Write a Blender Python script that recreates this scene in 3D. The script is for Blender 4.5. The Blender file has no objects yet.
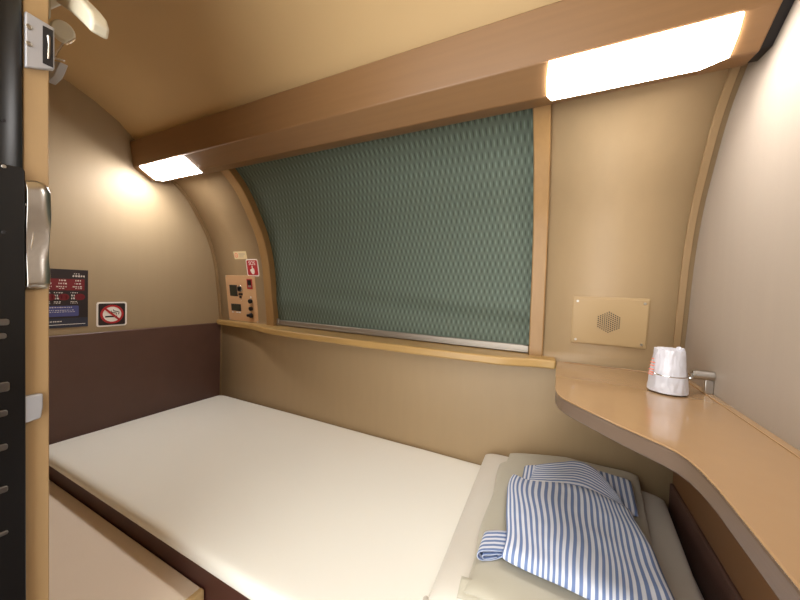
import bpy, bmesh, math, random
from mathutils import Vector, Matrix, noise
random.seed(4)
S = bpy.context.scene
COL = S.collection
H = 1.12            # height of the level z=0 used below (eye height) above the floor

# ------------------------------------------------------------------ camera
R_ = ((0.89509267, 0.04682023, -0.44341514), (0.44444388, -0.01393069, 0.89569837), (0.03575973, -0.99880619, -0.03327822))
cd = bpy.data.cameras.new('camera'); cam = bpy.data.objects.new('camera', cd); COL.objects.link(cam)
cd.sensor_fit = 'HORIZONTAL'; cd.sensor_width = 36; cd.lens = 322.0/800*36; cd.clip_start = 0.01
m = Matrix.Identity(4)
for i in range(3):
    m[i][0] = R_[i][0]; m[i][1] = -R_[i][1]; m[i][2] = -R_[i][2]
m[2][3] = H
cam.matrix_world = m
S.camera = cam

# ------------------------------------------------------------------ world, exposure
w = bpy.data.worlds.new('world'); S.world = w; w.use_nodes = True
w.node_tree.nodes['Background'].inputs[0].default_value = (1.0, 1.0, 0.98, 1)
w.node_tree.nodes['Background'].inputs[1].default_value = 4.2
S.view_settings.view_transform = 'Standard'; S.view_settings.look = 'None'
S.view_settings.gamma = 1; S.view_settings.use_curve_mapping = False
S.view_settings.exposure = 0.30
LAMP = 38.0          # strength of the two lamp covers
ld = bpy.data.lights.new('corridor_ceiling_light', 'AREA'); ld.shape = 'RECTANGLE'; ld.size = .9; ld.size_y = .3; ld.energy = 5; ld.color = (1, .99, .97)
lo = bpy.data.objects.new('corridor_ceiling_light', ld); COL.objects.link(lo); lo.location = (-.42, -.45, H+.78); lo.rotation_euler = (math.radians(18), 0, 0)

# ------------------------------------------------------------------ materials
def lin(c):
    return tuple(((v/255)/12.92 if v/255 <= .04045 else ((v/255+.055)/1.055)**2.4) for v in c) + (1,)
def mat(name, rgb, rough=.6, metal=0, bump=0, scale=200, var=0, stretch=None, coat=0, sheen=0, emit=None, es=0, varscale=3, sub=0):
    M = bpy.data.materials.new(name); M.use_nodes = True
    N = M.node_tree.nodes; L = M.node_tree.links; b = N['Principled BSDF']
    b.inputs['Base Color'].default_value = lin(rgb); b.inputs['Roughness'].default_value = rough
    b.inputs['Metallic'].default_value = metal; b.inputs['Coat Weight'].default_value = coat; b.inputs['Coat Roughness'].default_value = .06
    b.inputs['Sheen Weight'].default_value = sheen
    if emit: b.inputs['Emission Color'].default_value = lin(emit); b.inputs['Emission Strength'].default_value = es
    if bump or var:
        tc = N.new('ShaderNodeTexCoord'); mp = N.new('ShaderNodeMapping'); L.new(tc.outputs['Object'], mp.inputs[0])
        if stretch: mp.inputs['Scale'].default_value = stretch
    if bump:
        n = N.new('ShaderNodeTexNoise'); n.inputs['Scale'].default_value = scale; n.inputs['Detail'].default_value = 3
        L.new(mp.outputs[0], n.inputs['Vector'])
        bp = N.new('ShaderNodeBump'); bp.inputs['Strength'].default_value = bump; bp.inputs['Distance'].default_value = .001
        L.new(n.outputs['Fac'], bp.inputs['Height']); L.new(bp.outputs[0], b.inputs['Normal'])
    if var:
        n2 = N.new('ShaderNodeTexNoise'); n2.inputs['Scale'].default_value = varscale; n2.inputs['Detail'].default_value = 5
        L.new(mp.outputs[0], n2.inputs['Vector'])
        mx = N.new('ShaderNodeMix'); mx.data_type = 'RGBA'
        a = lin(rgb); mx.inputs[6].default_value = tuple(v*(1-var) for v in a[:3])+(1,); mx.inputs[7].default_value = tuple(min(1, v*(1+var)) for v in a[:3])+(1,)
        L.new(n2.outputs['Fac'], mx.inputs[0]); L.new(mx.outputs[2], b.inputs['Base Color'])
    return M
m_wallwin = mat('tan_wall_panel', (160,136,102), .50, bump=.25, scale=420, var=.05, varscale=12, stretch=(3,3,.4))
m_wallside = mat('beige_wall_panel', (158,145,131), .50, bump=.2, scale=420, var=.04, varscale=12, stretch=(3,3,.3))
m_wallside_warmlit = mat('beige_wall_panel_warmlit', (162,141,110), .50, bump=.2, scale=420, var=.04, varscale=12, stretch=(3,3,.3))  # same panel as the right wall; the left wall's yellower light is in the colour
m_ceil = mat('tan_ceiling_panel', (194,164,118), .60, bump=.2, scale=300, var=.04, varscale=6)
m_beam = mat('beam_woodgrain', (132,98,63), .42, bump=.15, scale=60, var=.10, varscale=14, stretch=(.25,6,6))
m_frame = mat('window_woodgrain', (150,116,72), .42, bump=.15, scale=60, var=.12, varscale=14, stretch=(5,5,.5))
m_sill = mat('sill_woodgrain', (172,138,84), .40, bump=.15, scale=60, var=.12, varscale=14, stretch=(.3,6,6))
m_trim = mat('brown_trim', (136,110,76), .5)
m_jamb = mat('jamb_woodgrain', (176,146,104), .45, bump=.1, scale=60, var=.08, varscale=12, stretch=(6,6,.3))
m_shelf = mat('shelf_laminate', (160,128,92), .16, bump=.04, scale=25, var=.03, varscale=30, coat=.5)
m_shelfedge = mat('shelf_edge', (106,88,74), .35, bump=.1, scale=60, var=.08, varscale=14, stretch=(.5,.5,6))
m_maroon = mat('maroon_leatherette', (90,64,55), .42, bump=.35, scale=260, var=.18, varscale=9)
m_base = mat('maroon_base', (70,36,30), .5)
m_ledge = mat('beige_ledge', (234,218,198), .55, bump=.2, scale=300, var=.04, varscale=8)
m_ledge_edge = mat('ledge_edging', (214,184,132), .45)
m_floor = mat('brown_carpet', (96,74,54), .95, bump=.8, scale=500, var=.15, varscale=60)
m_sheet = mat('cream_sheet', (240,238,228), .85, bump=.35, scale=9, var=.015, sheen=.2)
m_duvet = mat('cream_duvet', (208,202,190), .85, bump=.35, scale=14, var=.02, sheen=.2)
m_pillow = mat('cream_pillowcase', (176,170,152), .85, bump=.4, scale=18, var=.02, sheen=.2)
m_steel = mat('brushed_steel', (190,186,180), .28, 1, bump=.12, scale=80, stretch=(1,1,12))
m_chrome = mat('chrome', (215,213,210), .12, 1)
m_alu = mat('aluminium_bar', (168,160,150), .50, 1)
m_fit = mat('dark_steel', (130,128,126), .35, 1)
m_case = mat('lock_case_grey', (176,176,180), .42, .35)
m_black = mat('black_rubber', (8,9,11), .33)
m_dark = mat('dark_recess', (20,16,18), .6)
m_cream = mat('cream_plastic', (205,198,176), .4)
m_plate = mat('speaker_plate_tan', (164,138,98), .42)
m_ctl = mat('control_plate', (206,164,122), .40)
m_white = mat('white_print', (236,230,222), .5)
m_red = mat('red_print', (176,38,42), .45)
m_dred = mat('dark_red_print', (118,28,36), .45)
m_poster = mat('poster_black', (44,34,36), .35)
m_blue = mat('poster_blue', (74,78,134), .45)
m_navy = mat('poster_navy', (48,50,66), .4)
m_grey = mat('grey_print', (150,140,134), .5)
m_cup = mat('white_cup_wrapper', (204,204,212), .30, bump=1.0, scale=35, coat=.25)
m_pinkprint = mat('salmon_print', (232,138,118), .5)
m_lcd = mat('lcd_green_grey', (52,54,44), .2)
m_glass = mat('night_glass', (10,12,16), .05, coat=1)
m_lamp = mat('lamp_cover', (250,246,238), .4, emit=(255,252,250), es=LAMP)

def stripes(name, n, axis=0, base=(214,218,228), ink=(108,128,170), duty=.5):
    M = bpy.data.materials.new(name); M.use_nodes = True
    N = M.node_tree.nodes; L = M.node_tree.links; b = N['Principled BSDF']; b.inputs['Roughness'].default_value = .85
    uv = N.new('ShaderNodeUVMap'); sp = N.new('ShaderNodeSeparateXYZ'); L.new(uv.outputs[0], sp.inputs[0])
    mu = N.new('ShaderNodeMath'); mu.operation = 'MULTIPLY'; mu.inputs[1].default_value = n*2*math.pi; L.new(sp.outputs[axis], mu.inputs[0])
    si = N.new('ShaderNodeMath'); si.operation = 'SINE'; L.new(mu.outputs[0], si.inputs[0])
    mr = N.new('ShaderNodeMapRange'); mr.inputs[1].default_value = -.25; mr.inputs[2].default_value = .25; L.new(si.outputs[0], mr.inputs[0])
    mx = N.new('ShaderNodeMix'); mx.data_type = 'RGBA'; mx.inputs[6].default_value = lin(base); mx.inputs[7].default_value = lin(ink)
    L.new(mr.outputs[0], mx.inputs[0]); L.new(mx.outputs[2], b.inputs['Base Color'])
    return M
m_str = stripes('striped_cotton', 26)
m_strcol = stripes('striped_cotton_collar', 10, 1)
m_strback = stripes('striped_cotton_back', 24)
m_strslv = stripes('striped_cotton_sleeve', 5, 0)

def blind_mat():
    M = bpy.data.materials.new('green_woven_blind'); M.use_nodes = True
    N = M.node_tree.nodes; L = M.node_tree.links; b = N['Principled BSDF']; b.inputs['Roughness'].default_value = .8
    uv = N.new('ShaderNodeUVMap'); sp = N.new('ShaderNodeSeparateXYZ'); L.new(uv.outputs[0], sp.inputs[0])
    def mth(op, a, bb=None):
        n = N.new('ShaderNodeMath'); n.operation = op
        for k, v in enumerate((a, bb)):
            if v is None: continue
            if isinstance(v, (int, float)): n.inputs[k].default_value = v
            else: L.new(v, n.inputs[k])
        return n.outputs[0]
    nz = N.new('ShaderNodeTexNoise'); nz.inputs['Scale'].default_value = 40; L.new(uv.outputs[0], nz.inputs['Vector'])
    jit = mth('MULTIPLY', mth('SUBTRACT', nz.outputs['Fac'], .5), .5)
    PX, PZ = .0190, .026
    row = mth('DIVIDE', sp.outputs[1], PZ)
    par = mth('MULTIPLY', mth('MODULO', mth('FLOOR', row), 2.0), math.pi)
    sx = mth('SINE', mth('ADD', mth('ADD', mth('MULTIPLY', sp.outputs[0], 2*math.pi/PX), par), jit))
    sz = mth('ABSOLUTE', mth('SINE', mth('MULTIPLY', row, math.pi)))
    h = mth('MULTIPLY', sx, mth('POWER', sz, .45))
    fac = mth('ADD', mth('MULTIPLY', h, .5), .5)
    cr = N.new('ShaderNodeValToRGB'); L.new(fac, cr.inputs[0])
    els = cr.color_ramp.elements
    els[0].position = .0; els[0].color = lin((58,66,56))
    els[1].position = 1.0; els[1].color = lin((108,122,110))
    for p_, c_ in ((.22, (82,93,81)), (.80, (86,97,85))):
        e = els.new(p_); e.color = lin(c_)
    L.new(cr.outputs[0], b.inputs['Base Color'])
    bp = N.new('ShaderNodeBump'); bp.inputs['Strength'].default_value = .5; bp.inputs['Distance'].default_value = .002
    L.new(fac, bp.inputs['Height']); L.new(bp.outputs[0], b.inputs['Normal'])
    return M
m_blind = blind_mat()

# ------------------------------------------------------------------ mesh helpers
class MB:
    """collects shapes in eye-level coordinates; build() makes ONE mesh object"""
    def __init__(s, mx=None): s.v = []; s.f = []; s.uv = {}; s.mx = mx or Matrix.Identity(4)
    def add(s, vs, fs, uvs=None):
        k = len(s.v)
        for i, p in enumerate(vs):
            s.v.append(s.mx @ Vector(p))
            if uvs: s.uv[k+i] = uvs[i]
        s.f += [tuple(k+i for i in f) for f in fs]; return s
    def box(s, x0, x1, y0, y1, z0, z1):
        return s.add([(x, y, z) for x in (x0, x1) for y in (y0, y1) for z in (z0, z1)],
                     [(0,1,3,2),(4,6,7,5),(0,4,5,1),(2,3,7,6),(0,2,6,4),(1,5,7,3)])
    def prism(s, pts, ax, a, b):
        """outline pts in the two other axes, extruded along axis ax from a to b"""
        def P(p, t):
            return {'x': (t, p[0], p[1]), 'y': (p[0], t, p[1]), 'z': (p[0], p[1], t)}[ax]
        n = len(pts)
        return s.add([P(p, a) for p in pts]+[P(p, b) for p in pts],
                     [tuple(range(n)), tuple(range(2*n-1, n-1, -1))]+[(i, (i+1) % n, n+(i+1) % n, n+i) for i in range(n)])
    def tube(s, path, r, n=12, closed=False, caps=True):
        path = [Vector(p) for p in path]; rs = r if isinstance(r, (list, tuple)) else [r]*len(path)
        vs = []; m_ = len(path); up = None
        for i, p in enumerate(path):
            if closed: t = path[(i+1) % m_]-path[i-1]
            else: t = path[min(i+1, m_-1)]-path[max(i-1, 0)]
            t.normalize()
            if up is None: up = Vector((0,0,1)) if abs(t.z) < .9 else Vector((1,0,0))
            a = t.cross(up).normalized(); b = a.cross(t).normalized(); up = b
            vs += [p+(a*math.cos(2*math.pi*k/n)+b*math.sin(2*math.pi*k/n))*rs[i] for k in range(n)]
        fs = []
        for i in range(m_ if closed else m_-1):
            j = (i+1) % m_
            fs += [(i*n+k, i*n+(k+1) % n, j*n+(k+1) % n, j*n+k) for k in range(n)]
        if caps and not closed: fs += [tuple(range(n)), tuple((m_-1)*n+k for k in range(n))]
        return s.add(vs, fs)
    def rrect(s, u0, u1, v0, v1, r, a, b, n=5):
        """rounded rectangle in local x,y, extruded in local z"""
        pts = []
        for cx, cy, t0 in ((u1-r, v1-r, 0), (u0+r, v1-r, 90), (u0+r, v0+r, 180), (u1-r, v0+r, 270)):
            for k in range(n+1):
                t = math.radians(t0+90*k/n); pts.append((cx+r*math.cos(t), cy+r*math.sin(t)))
        return s.prism(pts, 'z', a, b)
    def disc(s, u, v, r, a, b, n=24): 
        return s.prism([(u+r*math.cos(2*math.pi*k/n), v+r*math.sin(2*math.pi*k/n)) for k in range(n)], 'z', a, b)
    def ring(s, u, v, r0, r1, a, b, n=32):
        vs = []; 
        for k in range(n):
            t = 2*math.pi*k/n
            for r in (r0, r1):
                for z in (a, b): vs.append((u+r*math.cos(t), v+r*math.sin(t), z))
        fs = []
        for k in range(n):
            i = 4*k; j = 4*((k+1) % n)
            fs += [(i+1, i+3, j+3, j+1), (i, j, j+2, i+2), (i+2, j+2, j+3, i+3), (i, i+1, j+1, j)]
        return s.add(vs, fs)
    def grid(s, fn, nu, nv, thick=None, uvfn=None):
        vs = []; uvs = []
        for i in range(nu+1):
            for j in range(nv+1):
                vs.append(fn(i/nu, j/nv)); uvs.append(uvfn(i/nu, j/nv) if uvfn else (i/nu, j/nv))
        q = lambda i, j: i*(nv+1)+j
        return s.add(vs, [(q(i,j), q(i+1,j), q(i+1,j+1), q(i,j+1)) for i in range(nu) for j in range(nv)], uvs)
    def build(s, name, mtl, parent=None, smooth=True, bevel=0, seg=2, solid=0, weld=False, subsurf=0):
        me = bpy.data.meshes.new(name)
        off = parent.matrix_world.translation if parent else Vector((0,0,0))
        if parent:
            p = parent; off = Vector((0,0,0))
            while p: off = off+p.location; p = p.parent
        if parent is None:
            zs = [v.z for v in s.v]; xs = [v.x for v in s.v]; ys = [v.y for v in s.v]
            loc = Vector(((min(xs)+max(xs))/2, (min(ys)+max(ys))/2, min(zs)+H))
        else: loc = Vector((0,0,0))
        me.from_pydata([tuple(v+Vector((0,0,H))-off-loc) for v in s.v], [], s.f)
        if s.uv:
            ul = me.uv_layers.new(name='UVMap')
            for l in me.loops: ul.data[l.index].uv = s.uv.get(l.vertex_index, (0,0))
        bm = bmesh.new(); bm.from_mesh(me)
        if weld: bmesh.ops.remove_doubles(bm, verts=bm.verts, dist=1e-5)
        bmesh.ops.recalc_face_normals(bm, faces=bm.faces); bm.to_mesh(me); bm.free()
        if smooth:
            me.shade_smooth(); me.set_sharp_from_angle(angle=math.radians(35))
        me.materials.append(mtl)
        o = bpy.data.objects.new(name, me); COL.objects.link(o); o.location = loc
        if parent: o.parent = parent
        if solid:
            md = o.modifiers.new('solid', 'SOLIDIFY'); md.thickness = solid; md.offset = 1
        if bevel:
            md = o.modifiers.new('bevel', 'BEVEL'); md.width = bevel; md.segments = seg; md.limit_method = 'ANGLE'; md.angle_limit = math.radians(35)
        if subsurf:
            md = o.modifiers.new('sub', 'SUBSURF'); md.levels = md.render_levels = subsurf
        return o
def tag(o, label=None, cat=None, group=None, kind=None):
    if label: o['label'] = label
    if cat: o['category'] = cat
    if group: o['group'] = group
    if kind: o['kind'] = kind
    return o
def thing(name, loc, label=None, cat=None, group=None, kind=None):
    o = bpy.data.objects.new(name, None); COL.objects.link(o); o.location = (loc[0], loc[1], loc[2]+H); o.empty_display_size = .05
    return tag(o, label, cat, group, kind)
def text(body, size, mx, mtl, name, parent, depth=.0003, align='CENTER'):
    cu = bpy.data.curves.new(name, 'FONT'); cu.body = body; cu.size = size; cu.extrude = depth; cu.align_x = align; cu.align_y = 'CENTER'; cu.offset = 0
    t = bpy.data.objects.new('tmp', cu); COL.objects.link(t)
    bpy.context.view_layer.update()
    me = bpy.data.meshes.new_from_object(t.evaluated_get(bpy.context.evaluated_depsgraph_get()))
    bpy.data.objects.remove(t)
    off = Vector((0,0,0)); p = parent
    while p: off = off+p.location; p = p.parent
    me.transform(Matrix.Translation(Vector((0,0,H))-off) @ mx)
    me.materials.clear(); me.materials.append(mtl)
    o = bpy.data.objects.new(name, me); COL.objects.link(o); o.parent = parent
    return o
def frame(origin, u, v):
    u = Vector(u).normalized(); v = Vector(v).normalized(); n = u.cross(v).normalized()
    M_ = Matrix.Identity(4)
    for i in range(3): M_[i][0] = u[i]; M_[i][1] = v[i]; M_[i][2] = n[i]; M_[i][3] = origin[i]
    return M_

# ------------------------------------------------------------------ room profile (the side wall of the carriage curves in overhead)
XL, XR = -1.71, .322
KEYS = [(-1.12,1.178),(-.70,1.178),(-.25,1.175),(-.04,1.155),(.113,1.133),(.228,1.098),(.315,1.052),(.414,.988),(.475,.925),(.52,.86),(.573,.77),(.60,.72)]
def cat(p0, p1, p2, p3, t):
    return .5*((2*p1)+(-p0+p2)*t+(2*p0-5*p1+4*p2-p3)*t*t+(-p0+3*p1-3*p2+p3)*t**3)
PROF = []
for i in range(1, len(KEYS)-2):
    for k in range(8):
        t = k/8; a = [KEYS[j] for j in (i-1, i, i+1, i+2)]
        PROF.append((cat(a[0][1], a[1][1], a[2][1], a[3][1], t), cat(a[0][0], a[1][0], a[2][0], a[3][0], t)))
PROF = [(1.178, -1.12)] + PROF
def prof(z, off=0):
    """point of the wall surface at height z, moved `off` outward (away from the room)"""
    for i in range(len(PROF)-1):
        if PROF[i][1] <= z <= PROF[i+1][1]:
            t = (z-PROF[i][1])/(PROF[i+1][1]-PROF[i][1]); y = PROF[i][0]+(PROF[i+1][0]-PROF[i][0])*t
            j0 = max(i-1, 0); j1 = min(i+2, len(PROF)-1)
            d = Vector((PROF[j1][0]-PROF[j0][0], PROF[j1][1]-PROF[j0][1])).normalized()
            return (y+d.y*off, z-d.x*off)
    return (PROF[-1][0]+off, z)
def wallframe(x, z, off=0):
    y, zz = prof(z, off); y1, z1 = prof(z+.05, off); y0, z0 = prof(z-.05, off)
    return frame((x, y, zz), (1,0,0), (0, y1-y0, z1-z0))     # local z points into the room

# wall_window with the opening
WX0, WX1, WZ0, WZ1 = -1.30, -.06, -.206, .52
xs = [XL-.03, WX0, WX1, XR+.03]
zs = [-1.12, -.9, -.6, -.4, -.3, -.25, WZ0] + [WZ0+(WZ1-WZ0)*k/30 for k in range(1, 31)] + [.55, .572]
mb = MB(); vs = [(x, prof(z)[0], z) for x in xs for z in zs]; nz_ = len(zs); fs = []
for i in range(3):
    for j in range(nz_-1):
        if i == 1 and WZ0-1e-6 <= zs[j] and zs[j+1] <= WZ1+1e-6: continue
        fs.append((i*nz_+j, (i+1)*nz_+j, (i+1)*nz_+j+1, i*nz_+j+1))
mb.add(vs, fs); o = mb.build('wall_window', m_wallwin, solid=0); tag(o, kind='structure')
md = o.modifiers.new('solid', 'SOLIDIFY'); md.thickness = .03; md.offset = -1 if o.data.polygons[0].normal.y < 0 else 1

tag(MB().box(XL-.04, XL, -.9, 1.26, -1.12, .84).build('wall_left', m_wallside_warmlit), kind='structure')
tag(MB().box(XR, XR+.04, -.9, 1.26, -1.12, .84).build('wall_right', m_wallside), kind='structure')
tag(MB().box(XL, XR, -.9, 1.20, -1.16, -1.12).build('floor', m_floor), kind='structure')
tag(MB().box(XL, -.62, .1565, .18, -1.12, .80).build('wall_door', m_jamb, bevel=.0015), kind='structure')
tag(MB().box(.12, XR, -.14, -.09, -1.12, .80).build('wall_entry', m_wallside), kind='structure')
cp = [(.84,.555),(.79,.595),(.75,.627),(.705,.667),(.625,.712),(.55,.742),(.45,.765),(.30,.785),(.1,.80),(-.2,.81),(-.9,.81)]
cp2 = [(y, z+.03) for y, z in reversed(cp)]
tag(MB().prism(cp+cp2, 'x', XL, XR).build('ceiling', m_ceil), kind='structure')

# corner trims that follow the curve
def curved_strip(name, x0, x1, z0, z1, o_in, o_out, mtl, parent=None, n=40, bevel=.002):
    vs = []; fs = []
    for k in range(n+1):
        z = z0+(z1-z0)*k/n; a = prof(z, o_in); b = prof(z, o_out)
        vs += [(x0, *a), (x1, *a), (x1, *b), (x0, *b)]
    for k in range(n):
        i = 4*k; j = i+4
        fs += [(i+a, i+(a+1) % 4, j+(a+1) % 4, j+a) for a in range(4)]
    fs += [(0,1,2,3), (4*n, 4*n+1, 4*n+2, 4*n+3)]
    return MB().add(vs, fs).build(name, mtl, parent, bevel=bevel)
tag(curved_strip('trim_1', XL, -1.688, -.205, .50, -.004, .004, m_trim), kind='structure')
tag(curved_strip('trim_2', .295, .312, -.21, .50, -.006, .004, m_trim), kind='structure')
tag(curved_strip('trim_3', XL, -1.695, -1.1, -.23, -.004, .004, m_trim), kind='structure')

# window_1: frame, sill, pane
win = thing('window_1', (-.71, 1.17, -.2), kind='structure')
curved_strip('window_frame', -1.325, -1.273, -.21, .50, -.014, .05, m_frame, win, bevel=.003)
curved_strip('window_frame', -.085, -.042, -.21, .50, -.014, .05, m_frame, win, bevel=.003)
sill = [(XL, 1.185), (XL, 1.152), (-1.60, 1.146), (-1.46, 1.138), (-1.40, 1.130), (-1.34, 1.112), (-1.28, 1.092), (-1.20, 1.074), (-1.10, 1.064), (-1.0, 1.060), (-.40, 1.058), (-.17, 1.064), (-.12, 1.078), (-.07, 1.098), (-.03, 1.106), (-.001, 1.108), (-.001, 1.185), (-.085, 1.185), (-.085, 1.23), (-1.275, 1.23), (-1.275, 1.185)]
MB().prism(sill, 'z', -.233, -.205).build('window_sill', m_sill, win, bevel=.006, seg=3)
MB().grid(lambda u, v: (-1.30+1.25*u, *prof(-.22+.74*v, .055)), 2, 30).build('pane', m_glass, win)

# roller blind
bl = thing('roller_blind', (-.71, 1.2, -.2), 'green woven roller blind drawn fully down over the curved window', 'blind')
def blp(u, v):
    x = -1.2735+1.190*u; z = -.178+.698*v
    env = math.exp(-((z+.075)/.055)**2)
    b = .011*env*math.sin(u*5.2+z*26+.6)*(.3+.7*min(1, u*1.6)) + .0015*math.sin(u*23+z*9)*math.exp(-((z+.05)/.1)**2)
    y, zz = prof(z, .018+b)
    return (x, y, zz)
MB().grid(blp, 60, 90, uvfn=lambda u, v: (1.190*u, .76*v)).build('fabric', m_blind, bl)
y0, z0 = prof(-.188, .018)
MB().box(-1.273, -.0865, y0-.007, y0+.006, -.2035, -.177).build('bottom_bar', m_alu, bl, bevel=.003)
MB().box(-1.272, -.088, y0-.012, y0-.006, -.201, -.1945).build('bar_lip', m_alu, bl, bevel=.001)
MB().box(-1.2725, -1.262, y0-.013, y0-.002, -.203, -.170).build('end_clip', m_steel, bl, bevel=.001)

# ------------------------------------------------------------------ beam with two lamps
bx0, bx1 = XL+.002, .305
A, B, C, D = (.742,.601), (.756,.494), (.822,.456), (.872,.4625)
tag(MB().prism([A, B, C, D, (.955,.508), (.93,.54), (.80,.60)], 'x', bx0, bx1).build('light_beam', m_beam, bevel=.003), 'long faceted wood-grain cove beam under the ceiling above the window', 'beam')
tag(MB().prism([(.748,.598), (.762,.498), (.824,.462), (.874,.467), (.95,.508), (.93,.54), (.80,.60)], 'x', .303, XR).build('beam_end_filler', m_dark), 'dark gap strip between the beam end and the right wall', 'strip')
def lamp(xa, xb, label, cr):
    t = thing('cove_lamp', ((xa+xb)/2, .79, .47), label, 'lamp', 'cove lamps in the beam')
    q = lambda a, b, k: (a[0]+(b[0]-a[0])*k, a[1]+(b[1]-a[1])*k)
    n1 = Vector((C[1]-B[1], -(C[0]-B[0]))).normalized()      # into the room
    o_ = lambda p, d: (p[0]+n1.x*d, p[1]+n1.y*d)
    pts = [q(B, C, .03), q(B, C, .5), q(B, C, .97), q(C, D, .5)]
    # cover: flat face, lower corner toward the wall side rounded off
    cut = [0, 0, .0, cr]
    nx = 24; vs = []; rows = []
    for k, p in enumerate(pts):
        d = .003 if k < 3 else .0022
        pp = o_(p, d)
        x0_, x1_ = xa, xb
        if k in (0,): x0_ += .004; x1_ -= .004
        if k == 3: x0_ += .008; x1_ -= cr
        rows.append([(x0_+(x1_-x0_)*i/nx, pp[0], pp[1]) for i in range(nx+1)])
    back = [[(v[0], v[1]-n1.x*.012, v[2]-n1.y*.012+.002) for v in r] for r in rows]
    V = [v for r in rows for v in r]+[v for r in back for v in r]; w_ = nx+1; b0 = 4*w_; F = []
    for r in range(3):
        for i in range(nx):
            a = r*w_+i; F.append((a, a+1, a+w_+1, a+w_)); F.append((b0+a, b0+a+w_, b0+a+w_+1, b0+a+1))
    for i in range(nx):
        F.append((i, b0+i, b0+i+1, i+1)); a = 3*w_+i; F.append((a, a+1, b0+a+1, b0+a))
    for r in range(3):
        a = r*w_; F.append((a, a+w_, b0+a+w_, b0+a)); a = r*w_+nx; F.append((a, b0+a, b0+a+w_, a+w_))
    MB().add(V, F).build('lamp_cover', m_lamp, t, bevel=0)
    return t
lamp(-1.660, -1.345, 'lit white lamp at the left end of the beam, by the left wall', .02)
lamp(-.047, .262, 'lit white lamp at the right end of the beam, above the corner shelf', .035)

# ------------------------------------------------------------------ headboard, bed, ledge
hb = [(.18,-.86),(1.174,-.86),(1.174,-.222),(.18,-.222)]
tag(MB().prism(hb, 'x', XL+.0005, XL+.012).build('headboard', m_maroon, bevel=.005, seg=3), 'dark maroon leatherette headboard panel on the left wall above the mattress', 'headboard')
m_undershade = mat('undershelf_shade_brown', (112,78,48), .5, bump=.1, scale=60, var=.06, varscale=12)
tag(MB().box(XR-.006, XR-.0005, -.085, 1.172, -.528, -.250).build('undershelf_shade_panel', m_undershade, bevel=.001), 'brown panel added to darken the right wall between the shelf and the maroon panel', 'panel')  # added sheet: the darkness under the shelf is put into its brown colour
fb = MB().prism([(.18,-.86),(1.174,-.86),(1.174,-.53),(.18,-.53)], 'x', XR-.012, XR-.0005).build('footboard', m_maroon, bevel=.004)
tag(fb, 'dark maroon panel on the right wall below the shelf', 'panel')
bb = thing('bed_base', (-.7, .8, -1.12), 'dark maroon bed base under the cream mattress', 'bed')
MB().box(XL+.0125, XR-.0125, .472, 1.170, -1.12, -.668).build('base_box', m_base, bb, bevel=.004)
MB().box(XL+.0125, XR-.0125, .462, .472, -1.12, -.669).build('side_panel', m_base, bb, bevel=.003)

def slab(corners, zb, h, n=56, exp=6, amp=.0, fr=6, seed=0, uvs=(1,1), zfun=None, mmap=None):
    """soft closed pad on a 4-corner outline: corners (x,y) in order u0v0,u1v0,u1v1,u0v1"""
    c = corners
    def st(t): return .5-.5*math.cos(math.pi*t)
    def pos(u, v):
        if mmap: return mmap(u, v)
        x = (c[0][0]*(1-u)+c[1][0]*u)*(1-v)+(c[3][0]*(1-u)+c[2][0]*u)*v
        y = (c[0][1]*(1-u)+c[1][1]*u)*(1-v)+(c[3][1]*(1-u)+c[2][1]*u)*v
        return x, y
    mb = MB(); T = []; Bv = []; U = []
    for i in range(n+1):
        for j in range(n+1):
            u = st(st(i/n)*.7+.3*i/n); v = st(st(j/n)*.7+.3*j/n)
            x, y = pos(u, v)
            e = max(0, (1-abs(2*u-1)**exp)*(1-abs(2*v-1)**exp))**.5
            nn = noise.noise(Vector((x*fr, y*fr, seed)))*amp + noise.noise(Vector((x*fr*3, y*fr*3, seed+5)))*amp*.35
            zz = zfun(x, y, u, v) if zfun else 0
            T.append((x, y, zb+h*.5+h*.5*e+(nn*e)+zz)); Bv.append((x, y, zb+h*.5-h*.5*e+zz)); U.append((u*uvs[0], v*uvs[1]))
    N1 = n+1; F = []
    for i in range(n):
        for j in range(n):
            a = i*N1+j; F.append((a, a+N1, a+N1+1, a+1)); F.append((N1*N1+a, N1*N1+a+1, N1*N1+a+N1+1, N1*N1+a+N1))
    return mb.add(T+Bv, F, U+U)
mt = slab([(XL+.014,.450),(.308,.450),(.308,1.172),(XL+.014,1.172)], -.6675, .0475, n=80, exp=40, amp=.0015, fr=4).build('mattress', m_sheet, weld=True)
tag(mt, 'thin bed mattress in a smooth cream fitted sheet on the maroon base', 'mattress')

lg = thing('step_ledge', (-1.2, .32, -1.12), 'beige boxed ledge beside the bed, lower left corner', 'ledge')
MB().box(XL+.013, -.722, .181, .460, -1.12, -.715).build('box', m_ledge, lg, bevel=.003)
MB().box(-.722, -.708, .181, .460, -1.12, -.7135).build('end_edging', m_ledge_edge, lg, bevel=.003)

# ------------------------------------------------------------------ bedding stack
dv = thing('folded_duvet', (.03,.86,-.62), 'thick folded cream duvet at the right end of the mattress, bottom of the pile', 'duvet')
def dz(x, y, u, v): return -.006*math.exp(-((x+.13)/.012)**2) + .004*math.sin(y*9+x*4)
slab([(-.196,.555),(.258,.560),(.298,1.165),(-.212,1.168)], -.6185, .069, n=64, exp=9, amp=.004, fr=7, seed=2, zfun=None).build('cover', m_duvet, dv, weld=True)
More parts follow.
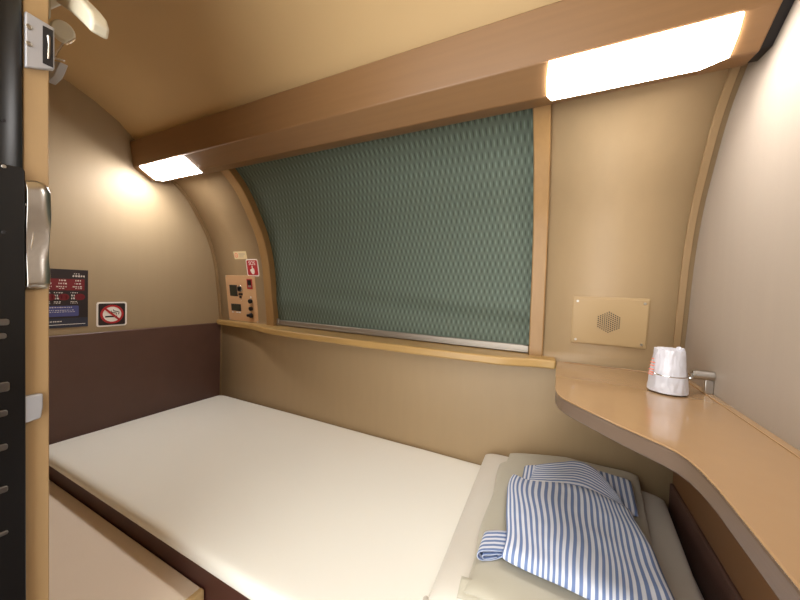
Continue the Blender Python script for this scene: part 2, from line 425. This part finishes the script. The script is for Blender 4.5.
# rolled hem along the bottom front edge of the duvet
path = [(-.198+.02*math.sin(k*.9), .560+.004*math.cos(k*1.7), -.592+.003*math.sin(k*2.1)) if k == 0 else (-.190+.44*k/14, .553+.004*math.cos(k*1.7), -.597+.003*math.sin(k*2.1)) for k in range(15)]
MB().tube(path, [.004]+[.011+.002*math.sin(k*1.3) for k in range(13)]+[.004], 12).build('rolled_hem', m_duvet, dv)
MB().tube([(-.205,.575,-.60),(-.196,.556,-.592),(-.175,.545,-.585),(-.152,.548,-.590),(-.14,.556,-.60)], [.006,.011,.012,.010,.005], 12).build('crumpled_corner', m_duvet, dv)

pl = thing('pillow', (.05,.86,-.548), 'flat cream pillow between the folded duvet and the striped nightshirt', 'pillow')
def pm(u, v):
    x = (-.128*(1-u)+.172*u)*(1-v)+(-.142*(1-u)+.234*u)*v
    yb = .552; yt = 1.108+.058*min(1, u*2.2)
    x += .016*(1-u)*max(0, min(1, (v-.84)/.03)) + .010*(1-u)*max(0, (v-.4))*2*(v < .84)*0
    return x+.003*math.sin(v*14)*(1-u), yb+(yt-yb)*v+.004*math.sin(u*11)*(1-v)
slab(None, -.547, .034, n=64, exp=12, amp=.004, fr=11, seed=7, mmap=pm).build('pillowcase', m_pillow, pl, weld=True)
def fl2(u, v):
    x = -.137+.36*u; y = .544+.028*v+.003*math.sin(u*17)
    return (x, y, -.541+.017*v+.003*math.sin(u*13+1))
MB().grid(fl2, 40, 5).build('front_hem', m_pillow, pl, solid=.0015)

# ------------------------------------------------------------------ striped nightshirt (folded)
yk = thing('folded_nightshirt', (.05,.8,-.515), 'folded blue and white striped cotton nightshirt lying on the pillow', 'nightshirt')
TOP = [(-.092,.905),(-.052,.893),(.023,.920),(.088,.928),(.132,.905),(.165,.885)]
BOT = [(-.078,.617),(-.025,.612),(.023,.609),(.081,.602),(.130,.600),(.192,.592)]
def pw(L, u):
    t = u*(len(L)-1); i = min(int(t), len(L)-2); t -= i
    a = [L[max(0, i-1)], L[i], L[i+1], L[min(len(L)-1, i+2)]]
    return cat(a[0][0], a[1][0], a[2][0], a[3][0], t), cat(a[0][1], a[1][1], a[2][1], a[3][1], t)
def ym(u, v):
    b = pw(BOT, u); t = pw(TOP, u)
    x = b[0]+(t[0]-b[0])*v; y = b[1]+(t[1]-b[1])*v
    x += .006*math.sin(v*6.0+.5)*math.exp(-((u)/.35)**2) + .007*math.sin(v*math.pi)*u + .0012*math.sin(v*13+u*7)
    return x, y
def yz(x, y, u, v):
    return .005*max(0,math.sin(v*3.1))*(1-u)-.0*math.exp(-((u-.45-.3*(1-v))/.12)**2)
slab(None, -.5085, .034, n=84, exp=14, amp=.0035, fr=12, seed=11, mmap=ym, zfun=yz).build('shirt_body', m_str, yk, weld=True)
# under layers showing at the top left and the top right
def ul(u, v): 
    return -.068+.075*u, .885+(.092+.05*u)*v
slab(None, -.5105, .024, n=24, exp=12, amp=.002, fr=12, seed=3, mmap=ul, uvs=(.34,1)).build('back_panel', m_strback, yk, weld=True)
def ur(u, v):
    return .085+(.113-.012*(1-v))*u, .90+(.175-.018*u)*v
slab(None, -.5105, .018, n=28, exp=12, amp=.002, fr=12, seed=4, mmap=ur, uvs=(.36,1)).build('back_panel', m_strback, yk, weld=True)
# collar: band whose stripes run along its length
CI = [(-.050,.888),(.010,.906),(.075,.925),(.125,.902),(.160,.872)]
CO = [(-.040,.985),(.015,1.030),(.068,1.072),(.118,1.035),(.158,.905)]
def cm(u, v):
    a = pw(CI, u); b = pw(CO, u)
    return a[0]+(b[0]-a[0])*v, a[1]+(b[1]-a[1])*v
slab(None, -.497, .015, n=56, exp=14, amp=.003, fr=14, seed=9, mmap=cm).build('collar', m_strcol, yk, weld=True)
# folded-over sleeve end at lower left: a flattened spiral extruded
def sleeve():
    sec = []
    for k in range(26):
        t = k/25; a = t*3.3*math.pi; r = .011*(1-.72*t)
        sec.append((math.cos(a)*r*1.5, math.sin(a)*r))
    mb = MB(); vs = []; uv = []
    n = 10
    sec = [(.040, .0095), (.026, .011), (.012, .012)] + [(-x*1.0-.004, z) if False else (x-.006, z) for x, z in [(math.cos(math.pi/2+k/14*math.pi)*.013, math.sin(math.pi/2+k/14*math.pi)*.011) for k in range(15)]] + [(.010, -.010), (.024, -.006), (.034, .000), (.034, .003), (.022, .003), (.008, .001)] + [(math.cos(math.pi/2+k/8*math.pi)*.006-.002, -.0035+math.sin(math.pi/2+k/8*math.pi)*.0045) for k in range(9)] + [(.010, -.006), (.022, -.002)]
    for j in range(n+1):
        t = j/n
        for k, (x, z) in enumerate(sec):
            # section axis runs away from the viewer
            vs.append((-.102+x*.80, .618+.062*t+x*.42, -.503+z*.78-.002*t)); uv.append((t, k/len(sec)*4))
    L_ = len(sec)
    fs = [(j*L_+k, j*L_+k+1, (j+1)*L_+k+1, (j+1)*L_+k) for j in range(n) for k in range(L_-1)]
    mb.add(vs, fs, uv); return mb
sleeve().build('folded_sleeve', m_strslv, yk, solid=.0018)

# ------------------------------------------------------------------ shelf
ZS = -.215
out = [(0.0,1.165),(0.0,.835),(.002,.800),(.007,.775),(.017,.752),(.033,.729),(.101,.645),(.146,.598),(.158,.581),(.166,.560),(.1705,.532),(.173,.495),(.173,-.088),(XR,-.088),(XR,1.165)]
sh = thing('corner_shelf', (.2,.6,ZS), 'glossy orange-tan corner shelf with a rounded front edge along the right wall', 'shelf')
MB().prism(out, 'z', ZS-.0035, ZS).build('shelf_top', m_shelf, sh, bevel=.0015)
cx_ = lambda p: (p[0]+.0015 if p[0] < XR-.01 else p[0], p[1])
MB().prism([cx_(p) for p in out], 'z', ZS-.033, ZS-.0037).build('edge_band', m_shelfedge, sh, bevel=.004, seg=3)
MB().prism([(.02,1.163),(.02,1.152),(.30,1.152),(.308,1.145),(.308,-.08),(XR,-.08),(XR,1.163)], 'z', ZS, ZS+.0022).build('back_lip', m_shelf, sh, bevel=.001)

# cup and its wall holder
ccx, ccy = .2315, .935
cup = thing('wrapped_cup', (ccx,ccy,ZS), 'white cup upside down in a crinkled plastic wrapper on the shelf', 'cup')
def cupf(u, v):
    a = 2*math.pi*u
    prof_ = [(.0,0.0),(.92,0),(1.0,.02),(.985,.12),(.91,.35),(.83,.6),(.755,.85),(.73,.97),(.715,1.0),(.5,1.005),(.3,.99),(.0,.985)]
    t = v*(len(prof_)-1); i = min(int(t), len(prof_)-2); t -= i
    r = (prof_[i][0]*(1-t)+prof_[i+1][0]*t)*.0372; h = (prof_[i][1]*(1-t)+prof_[i+1][1]*t)
    k = min(1, r/.02)
    wr = .0016*noise.noise(Vector((math.cos(a)*4, math.sin(a)*4, h*4)))+.0030*(.5-abs(noise.noise(Vector((math.cos(a)*3.2+3, math.sin(a)*3.2, h*3.2)))))**3*4*.6+.0008*noise.noise(Vector((math.cos(a)*11, math.sin(a)*11, h*9)))
    r += wr*k*(1 if h > .01 else 0)
    z = ZS+.0025+h*.098 + (0.003*noise.noise(Vector((math.cos(a)*r*90, math.sin(a)*r*90, 2))) if h > .95 else 0)
    return (ccx+r*math.cos(a), ccy+r*math.sin(a), z)
MB().grid(cupf, 110, 66).build('cup_wrapper', m_cup, cup, weld=True)
def cr_(u, v):
    a = -.9+1.5*u; r = .020+.006*math.sin(u*5)
    return (ccx+r*math.cos(a), ccy+r*math.sin(a), ZS+.099+.008*v*(.7+.3*math.sin(u*11)))
MB().grid(cr_, 24, 3).build('wrapper_tuft', m_cup, cup, solid=.0008)
pm_ = MB()
for z_, a0, a1 in ((-.150,3.55,3.70),(-.158,3.50,3.78),(-.165,3.5,3.78),(-.174,3.48,3.80),(-.180,3.50,3.76),(-.185,3.48,3.78)):
    z0 = z_+.012
    hh = (z0-ZS-.0025)/.098; r = .0445*(1-.215*min(1, hh*1.0))+.0008
    pts = [(ccx+r*math.cos(a0+(a1-a0)*k/6), ccy+r*math.sin(a0+(a1-a0)*k/6)) for k in range(7)]
    pm_.tube([(p[0], p[1], z0) for p in pts], .0014, 6)
pm_.build('red_print', m_pinkprint, cup)

ho = thing('cup_holder', (.3,.965,-.17), 'steel wall bracket with a wire ring around the wrapped cup', 'cup holder')
MB(frame((.288,.968,-.172), (0,1,0), (0,0,1))).disc(0, 0, .0105, 0, .0335).ring(0, 0, .0078, .0105, -.004, .002).build('barrel', m_steel, ho, bevel=.0012)
MB().box(.306,.3215,.964,.976,-.2125,-.182).build('foot', m_steel, ho, bevel=.0015)
rr = .0378
MB().tube([(ccx+rr*math.cos(2*math.pi*k/48), ccy+rr*math.sin(2*math.pi*k/48), -.168+.004*math.sin(2*math.pi*k/48)) for k in range(48)], .0012, 8, closed=True).build('wire_ring', m_chrome, ho)
MB().tube([(.262,.905,-.170),(.273,.928,-.171),(.282,.945,-.171),(.290,.962,-.171)], .0016, 8).tube([(.276,.955,-.168),(.286,.972,-.168),(.295,.974,-.168)], .0014, 8).build('ring_arm', m_chrome, ho)

# ------------------------------------------------------------------ speaker plate right of the window
F = wallframe(.136, -.076, 0)
sp = thing('speaker_panel', (F[0][3], F[1][3], F[2][3]), 'tan rectangular speaker plate with a perforated hexagon, right of the window', 'speaker')
MB(F).rrect(-.099,.099,-.075,.075,.002,-.006,.005).build('frame_rim', m_plate, sp, bevel=.002)
MB(F).rrect(-.0945,.0945,-.0705,.0705,.002,.005,.0085).build('plate', m_plate, sp, bevel=.0008)
g = MB(F); R0 = .0335
for i in range(-9, 10):
    for j in range(-9, 10):
        if abs(i+j) > 5 or abs(i) > 5 or abs(j) > 5: continue
        u = (i+j*.5)*.0062; v = j*.0054
        u, v = v, u
        g.disc(u, v, .0020, .0084, .0089, 8)
g.build('speaker_grille', m_dark, sp, smooth=False)
for u in (-.085,.085):
    for v in (-.061,.061):
        MB(F).disc(u, v, .0036, .0084, .0105, 16).box(u-.0028,u+.0028,v-.0004,v+.0004,.0100,.0108).build('screw', m_steel, sp, bevel=.0006)

# ------------------------------------------------------------------ control panel left of the window
F = wallframe(-1.5115, -.079, 0)
ct = thing('control_panel', (F[0][3], F[1][3], F[2][3]), 'peach control panel with clock, knobs and red switch left of the window', 'control panel')
MB(F).rrect(-.1145,.1145,-.1225,.1225,.003,-.004,.003).build('plate', m_ctl, ct, bevel=.001)
def uvp(cx, cy): return (cx-139)/198*.229, (397-cy)/315*.248
def rb(a, b, c, d, z0, z1, nm, mt_, r=.002, bev=.0005, par=None):
    u0, v1 = uvp(a, c); u1, v0 = uvp(b, d)
    return MB(F).rrect(u0, u1, v0, v1, r, z0, z1).build(nm, mt_, par or ct, bevel=bev)
pb = rb(64, 116, 306, 382, .003, .0045, 'display_bezel', m_dark); rb(70, 110, 312, 376, .0045, .005, 'display', m_lcd, par=pb)
pb = rb(64, 131, 436, 484, .003, .0045, 'clock_bezel', m_dark); rb(70, 125, 442, 478, .0045, .005, 'clock_display', m_lcd, par=pb)
for a, b in ((68,77),(98,108),(114,126)): rb(a, b, 489, 498, .003, .006, 'clock_button', m_white, .001)
pb = rb(185, 220, 262, 330, .003, .0045, 'switch_plate', m_red)
rb(194, 213, 270, 302, .0045, .009, 'switch_rocker', m_dark, par=pb)
rb(194, 213, 305, 318, .0045, .006, 'switch_guard', m_grey, par=pb)
u, v = uvp(137, 330); MB(F).ring(u, v, .012, .018, .003, .008).build('dial_ring', m_chrome, ct, bevel=.001); MB(F).disc(u, v, .012, .003, .012).box(u-.002,u+.002,v-.010,v+.010,.012,.018).build('dial_knob', m_black, ct, bevel=.001)
u, v = uvp(137, 367); MB(F).rrect(u-.016,u+.016,v-.005,v+.005,.0045,.003,.007).build('key_plate', m_dark, ct, bevel=.001)
u, v = uvp(137, 386); MB(F).disc(u, v, .006, .003, .010).build('lock_button', m_dark, ct, bevel=.001); MB(F).disc(u, v-.016, .003, .003, .004, 12).build('small_lamp', m_white, ct)
u, v = uvp(203, 384); MB(F).disc(u, v, .005, .003, .005, 12).build('indicator', m_white, ct)
for cy in (410, 460):
    u, v = uvp(203, cy); MB(F).disc(u, v, .0115, .003, .016).build('volume_knob', m_black, ct, bevel=.002)
u, v = uvp(195, 506); MB(F).disc(u+.004, v, .0125, .003, .014).rrect(u-.020,u+.012,v-.007,v+.007,.006,.003,.018).build('channel_knob', m_black, ct, bevel=.002)
for cx, cy in ((45,247),(232,247),(45,546),(232,546)):
    u, v = uvp(cx, cy); MB(F).disc(u, v, .004, .003, .005, 14).build('screw', m_steel, ct, bevel=.0006)

F = wallframe(-1.408, .083, 0)
so = thing('sos_sticker', (F[0][3], F[1][3], F[2][3]), 'red and white SOS sticker with a pointing hand above the control panel', 'sticker')
MB(F).rrect(-.044,.044,-.044,.044,.010,-.0005,.0012).build('sticker_border', m_white, so)
MB(F).rrect(-.038,.038,-.038,.038,.007,.0012,.0016).build('red_field', m_red, so)
text('SOS', .028, F @ Matrix.Translation((0,.022,.0018)), m_white, 'lettering', so)
hd = MB(F)
hd.rrect(-.004,.003,-.006,.010,.003,.0016,.0021).rrect(-.013,.013,-.027,-.006,.005,.0016,.0021).rrect(.003,.008,-.010,-.002,.002,.0016,.0021).rrect(-.017,-.010,-.020,-.008,.003,.0016,.0021).rrect(-.008,.009,-.033,-.024,.003,.0016,.0021).build('hand_symbol', m_white, so)

F = wallframe(-1.485, .146, 0)
st = thing('notice_sticker', (F[0][3], F[1][3], F[2][3]), 'small pale cream sticker with a pink round mark above the control panel', 'sticker')
m_cs = mat('cream_sticker', (226,206,160), .5)
MB(F).rrect(-.048,.048,-.020,.020,.003,-.0005,.0010).build('sticker', m_cs, st)
MB(F).ring(-.030, 0, .008, .0125, .0010, .0014).box(-.037,-.023,-.001,.001,.001,.0015).build('round_mark', m_pinkprint, st)
k = MB(F)
for v in (.009,.003,-.003,-.009): k.box(-.010,.036-.01*(v < 0),v-.0008,v+.0008,.001,.0013)
k.build('print_lines', m_grey, st, smooth=False)

# ------------------------------------------------------------------ left wall signs
F = frame((XL,.685,-.150), (0,1,0), (0,0,1))
ns = thing('no_smoking_sign', (XL,.685,-.150), 'no smoking sign with black square and white border on the left wall', 'sign')
MB(F).rrect(-.052,.052,-.052,.052,.009,0,.0012).build('white_border', m_white, ns)
MB(F).rrect(-.046,.046,-.046,.046,.006,.0012,.0016).build('black_field', m_poster, ns)
MB(F).disc(0,0,.036,.0016,.0020,32).build('white_disc', m_white, ns)
cg = MB(F); cg.box(-.024,.012,-.013,-.007,.002,.0024)
cg.box(.014,.017,-.013,-.007,.002,.0024)
cg.tube([(.014,-.002,.0022),(.016,.004,.0022),(.008,.006,.0022),(-.002,.008,.0022),(-.004,.015,.0022)], .0014, 6).tube([(.022,-.002,.0022),(.024,.008,.0022),(.014,.012,.0022),(.006,.014,.0022),(.004,.020,.0022)], .0014, 6)
cg.build('cigarette_symbol', m_poster, ns)
rg = MB(F); rg.ring(0,0,.032,.040,.002,.0028)
c45 = math.cos(math.radians(45)); rg.add([( -.026-.0028, .026-.0028, z) for z in (.0025,.003)]+[(-.026+.0028,.026+.0028,z) for z in (.0025,.003)]+[(.026+.0028,-.026+.0028,z) for z in (.0025,.003)]+[(.026-.0028,-.026-.0028,z) for z in (.0025,.003)],
    [(1,3,5,7),(0,2,4,6),(0,1,3,2),(2,3,5,4),(4,5,7,6),(6,7,1,0)])
rg.build('red_ring', m_red, ns)

F = frame((XL,.512,-.082), (0,1,0), (0,0,1))
po = thing('information_poster', (XL,.512,-.082), 'black notice with dark red bands and a blue box on the left wall', 'poster')
MB(F).rrect(-.094,.094,-.113,.113,.001,0,.0022).build('panel', m_poster, po)
# red arrows / bands
MB(F).box(-.094,.083,.032,.076,.0022,.0026).build('red_band', m_dred, po, smooth=False)
r2 = MB(F)
for u in (-.098, -.052, -.014, .032): r2.disc(u+.034,.006,.0125,.0022,.0026).disc(u+.040,.006,.0125,.0022,.0026).rrect(u+.032,u+.042,-.0065,.0185,.001,.0022,.00262)
r2.build('red_ovals', m_dred, po, smooth=False)
MB(F).rrect(-.090,.066,-.069,-.028,.004,.0022,.0026).build('blue_box', m_blue, po, smooth=False)
MB(F).box(-.094,.094,-.113,-.076,.0022,.0024).build('lower_band', m_navy, po, smooth=False)
t1 = MB(F)
def words(u0, u1, v, hgt, z=.0026):
    u = u0
    while u < u1:
        wl = random.uniform(.003,.007); 
        for q in range(max(1, int(wl/.0016))):
            t1.box(u+q*.0016, u+q*.0016+.0011, v-hgt*random.uniform(.35,.5), v+hgt*random.uniform(.35,.5), z, z+.0003)
        u += wl+.0016
words(.052,.070,.097,.004,.0022); words(.048,.084,.088,.008,.0022)
for u in (-.075,-.033,.006,.052):
    words(u+.004,u+.018,.070,.006); words(u+.002,u+.020,.058,.006); words(u-.004,u+.022,.046,.005); words(u+.004,u+.018,.039,.003)
for u in (-.083,-.037,-.004,.042):
    words(u,u+.020,.0225,.004,.0022); words(u+.002,u+.013,.0115,.008,.0022); words(u+.002,u+.013,.0005,.008,.0022); words(u,u+.020,-.0125,.004,.0022); words(u,u+.020,-.018,.003,.0022)
words(-.086,.045,-.034,.0035); words(-.086,.05,-.045,.0025); words(-.086,.05,-.0515,.0025)
words(-.08,.018,-.088,.005,.0024)
t1.box(-.094,.086,-.1015,-.0995,.0024,.0027)
t1.build('print_lines', m_white, po, smooth=False)

# ------------------------------------------------------------------ door edge at the left
dr = thing('door_1', (-.62,.15,-1.12), kind='structure')
def yz_(px, py):        # position on the door edge face
    return .157+(px-24)/26*.024, -.031+(300-py)*(.00127+(px-24)/26*.00006)
seal = [(-.66,.08),(-.622,.08),(-.615,.085),(-.612,.100),(-.612,.136),(-.6135,.148),(-.618,.1555),(-.625,.1565),(-.66,.1565)]
MB().prism(seal, 'z', -1.12, .80).build('rubber_seal', m_black, dr, bevel=.001)
FX = frame((-.612,0,0), (0,1,0), (0,0,1))
MB(FX).rrect(.105,.156,-.62,.135,.004,-.003,.0008).build('seal_cover', m_black, dr, bevel=.001)
for py in (122,167,232):
    y, z = yz_(4, py); MB(FX).disc(y-.0, z, .0022, .0002, .0016, 16).build('screw', m_steel if py == 167 else m_dark, dr, bevel=.0005)
for py, hh, ww in ((322,.004,.010),(336,.0035,.006),(388,.006,.010),(415,.004,.007),(450,.004,.007),(494,.004,.007),(540,.0025,.007)):
    y, z = yz_(2, py); MB(FX).rrect(y-ww, y+ww*.55, z-hh, z+hh, min(hh,.003)*.9, 0, .0030).build('catch_fitting', m_fit, dr, bevel=.001)
# lock case with roller
FJ = frame((-.62,0,0), (0,1,0), (0,0,1))
LP = [(.1572,.331),(.1825,.3285),(.1835,.327),(.1835,.276),(.1825,.2735),(.1572,.262)]
lk = MB().prism(LP, 'x', -.62, -.6135).build('lock_case', m_case, dr, bevel=.0015)
MB().box(-.6145,-.6128,.1722,.1816,.276,.3235).build('lock_slot', m_dark, lk)
MB().tube([(-.6125,.177,.284),(-.612,.1775,.302),(-.6125,.177,.313)], [.0014,.0012,.002], 10).build('lock_bolt', m_chrome, lk)
for z in (.292,.313):
    MB(frame((-.6135,0,0),(0,1,0),(0,0,1))).disc(.1600, z, .0032, 0, .0008, 20).ring(.1600, z, .0022,.0028,.0008,.0012).build('screw', m_steel, dr, bevel=.0003)
# pull handle
hp = [(25,182),(32,183),(38,186),(44,192),(47.5,200),(49,212),(49,238),(47.5,250),(46,259),(46.5,266),(47,275),(46.5,283),(44,286),(25,287),(14,287),(14,182)]
HZ = [(182,34),(183.5,38.5),(187,43),(193,46),(203,46.3),(215,47),(238,47),(248,46),(258,44.6),(266,45),(275,45.8),(281,45.4),(285,45),(287,43)]
def hxr(py):
    for a, b in zip(HZ, HZ[1:]):
        if a[0] <= py <= b[0]: return a[1]+(b[1]-a[1])*(py-a[0])/(b[0]-a[0])
    return HZ[-1][1]
def hsurf(u, v):
    py = 182+105*v; px = 24.3+(hxr(py)-24.3)*u
    y, z = yz_(px, py)
    x = -.6175+.0055*(.55+.45*math.cos((v-.12)*7.2))*(1-max(0, (u-.55)/.45)**2.5)*min(1, v/.06, (1-v)/.03+.25)
    return (x, y, z)
MB().grid(hsurf, 24, 60).build('door_handle', m_steel, dr, solid=.0035)
gp = MB(); a = []
for px, py in ((24,203),(27,210),(30,222),(31,236),(29,247),(28,258),(28,268),(25,276)):
    y, z = yz_(px, py); a.append((-.6140, y, z))
gp.tube(a, .0010, 8); gp.build('handle_rib', m_chrome, dr)
q = [yz_(*p) for p in ((14,400),(40,396),(40,410),(38,421),(24,426),(14,426))]
MB().prism(q, 'x', -.620, -.612).build('strike_plate', m_case, dr, bevel=.0012)

# coat hook beyond the door edge, near the ceiling
ck = thing('coat_hook', (-.70,.20,.38), 'cream plastic coat hook with a round knob high beside the door', 'hook')
hk = [(-.80,.500),(-.70,.470),(-.655,.430),(-.631,.402),(-.596,.374),(-.577,.356),(-.570,.342),(-.576,.328),(-.600,.347),(-.640,.377),(-.671,.396),(-.717,.426),(-.80,.440)]
MB().prism(hk, 'y', .205, .225).build('hook_arm', m_cream, ck, bevel=.004, seg=3)
MB().box(-.80,-.70,.181,.206,.385,.47).build('mount', m_cream, ck, bevel=.004)
MB().tube([(-.735,.2275,.388),(-.715,.2225,.380),(-.700,.218,.3765),(-.693,.216,.3745)], [.010,.0125,.0138,.0125], 28).build('knob', m_cream, ck, bevel=.0015)
MB().tube([(-.745,.22,.346),(-.725,.22,.355),(-.706,.22,.361)], .0014, 8).tube([(-.695,.22,.357),(-.665,.22,.3555)], .0014, 8).tube([(-.745,.22,.350),(-.722,.22,.342),(-.702,.22,.334)], .0013, 8).build('wire_bracket', m_chrome, ck)
MB().prism([(-.76,.345),(-.743,.345),(-.712,.334),(-.733,.319),(-.76,.315)], 'y', .218, .228).build('latch_plate', m_case, ck, bevel=.001)
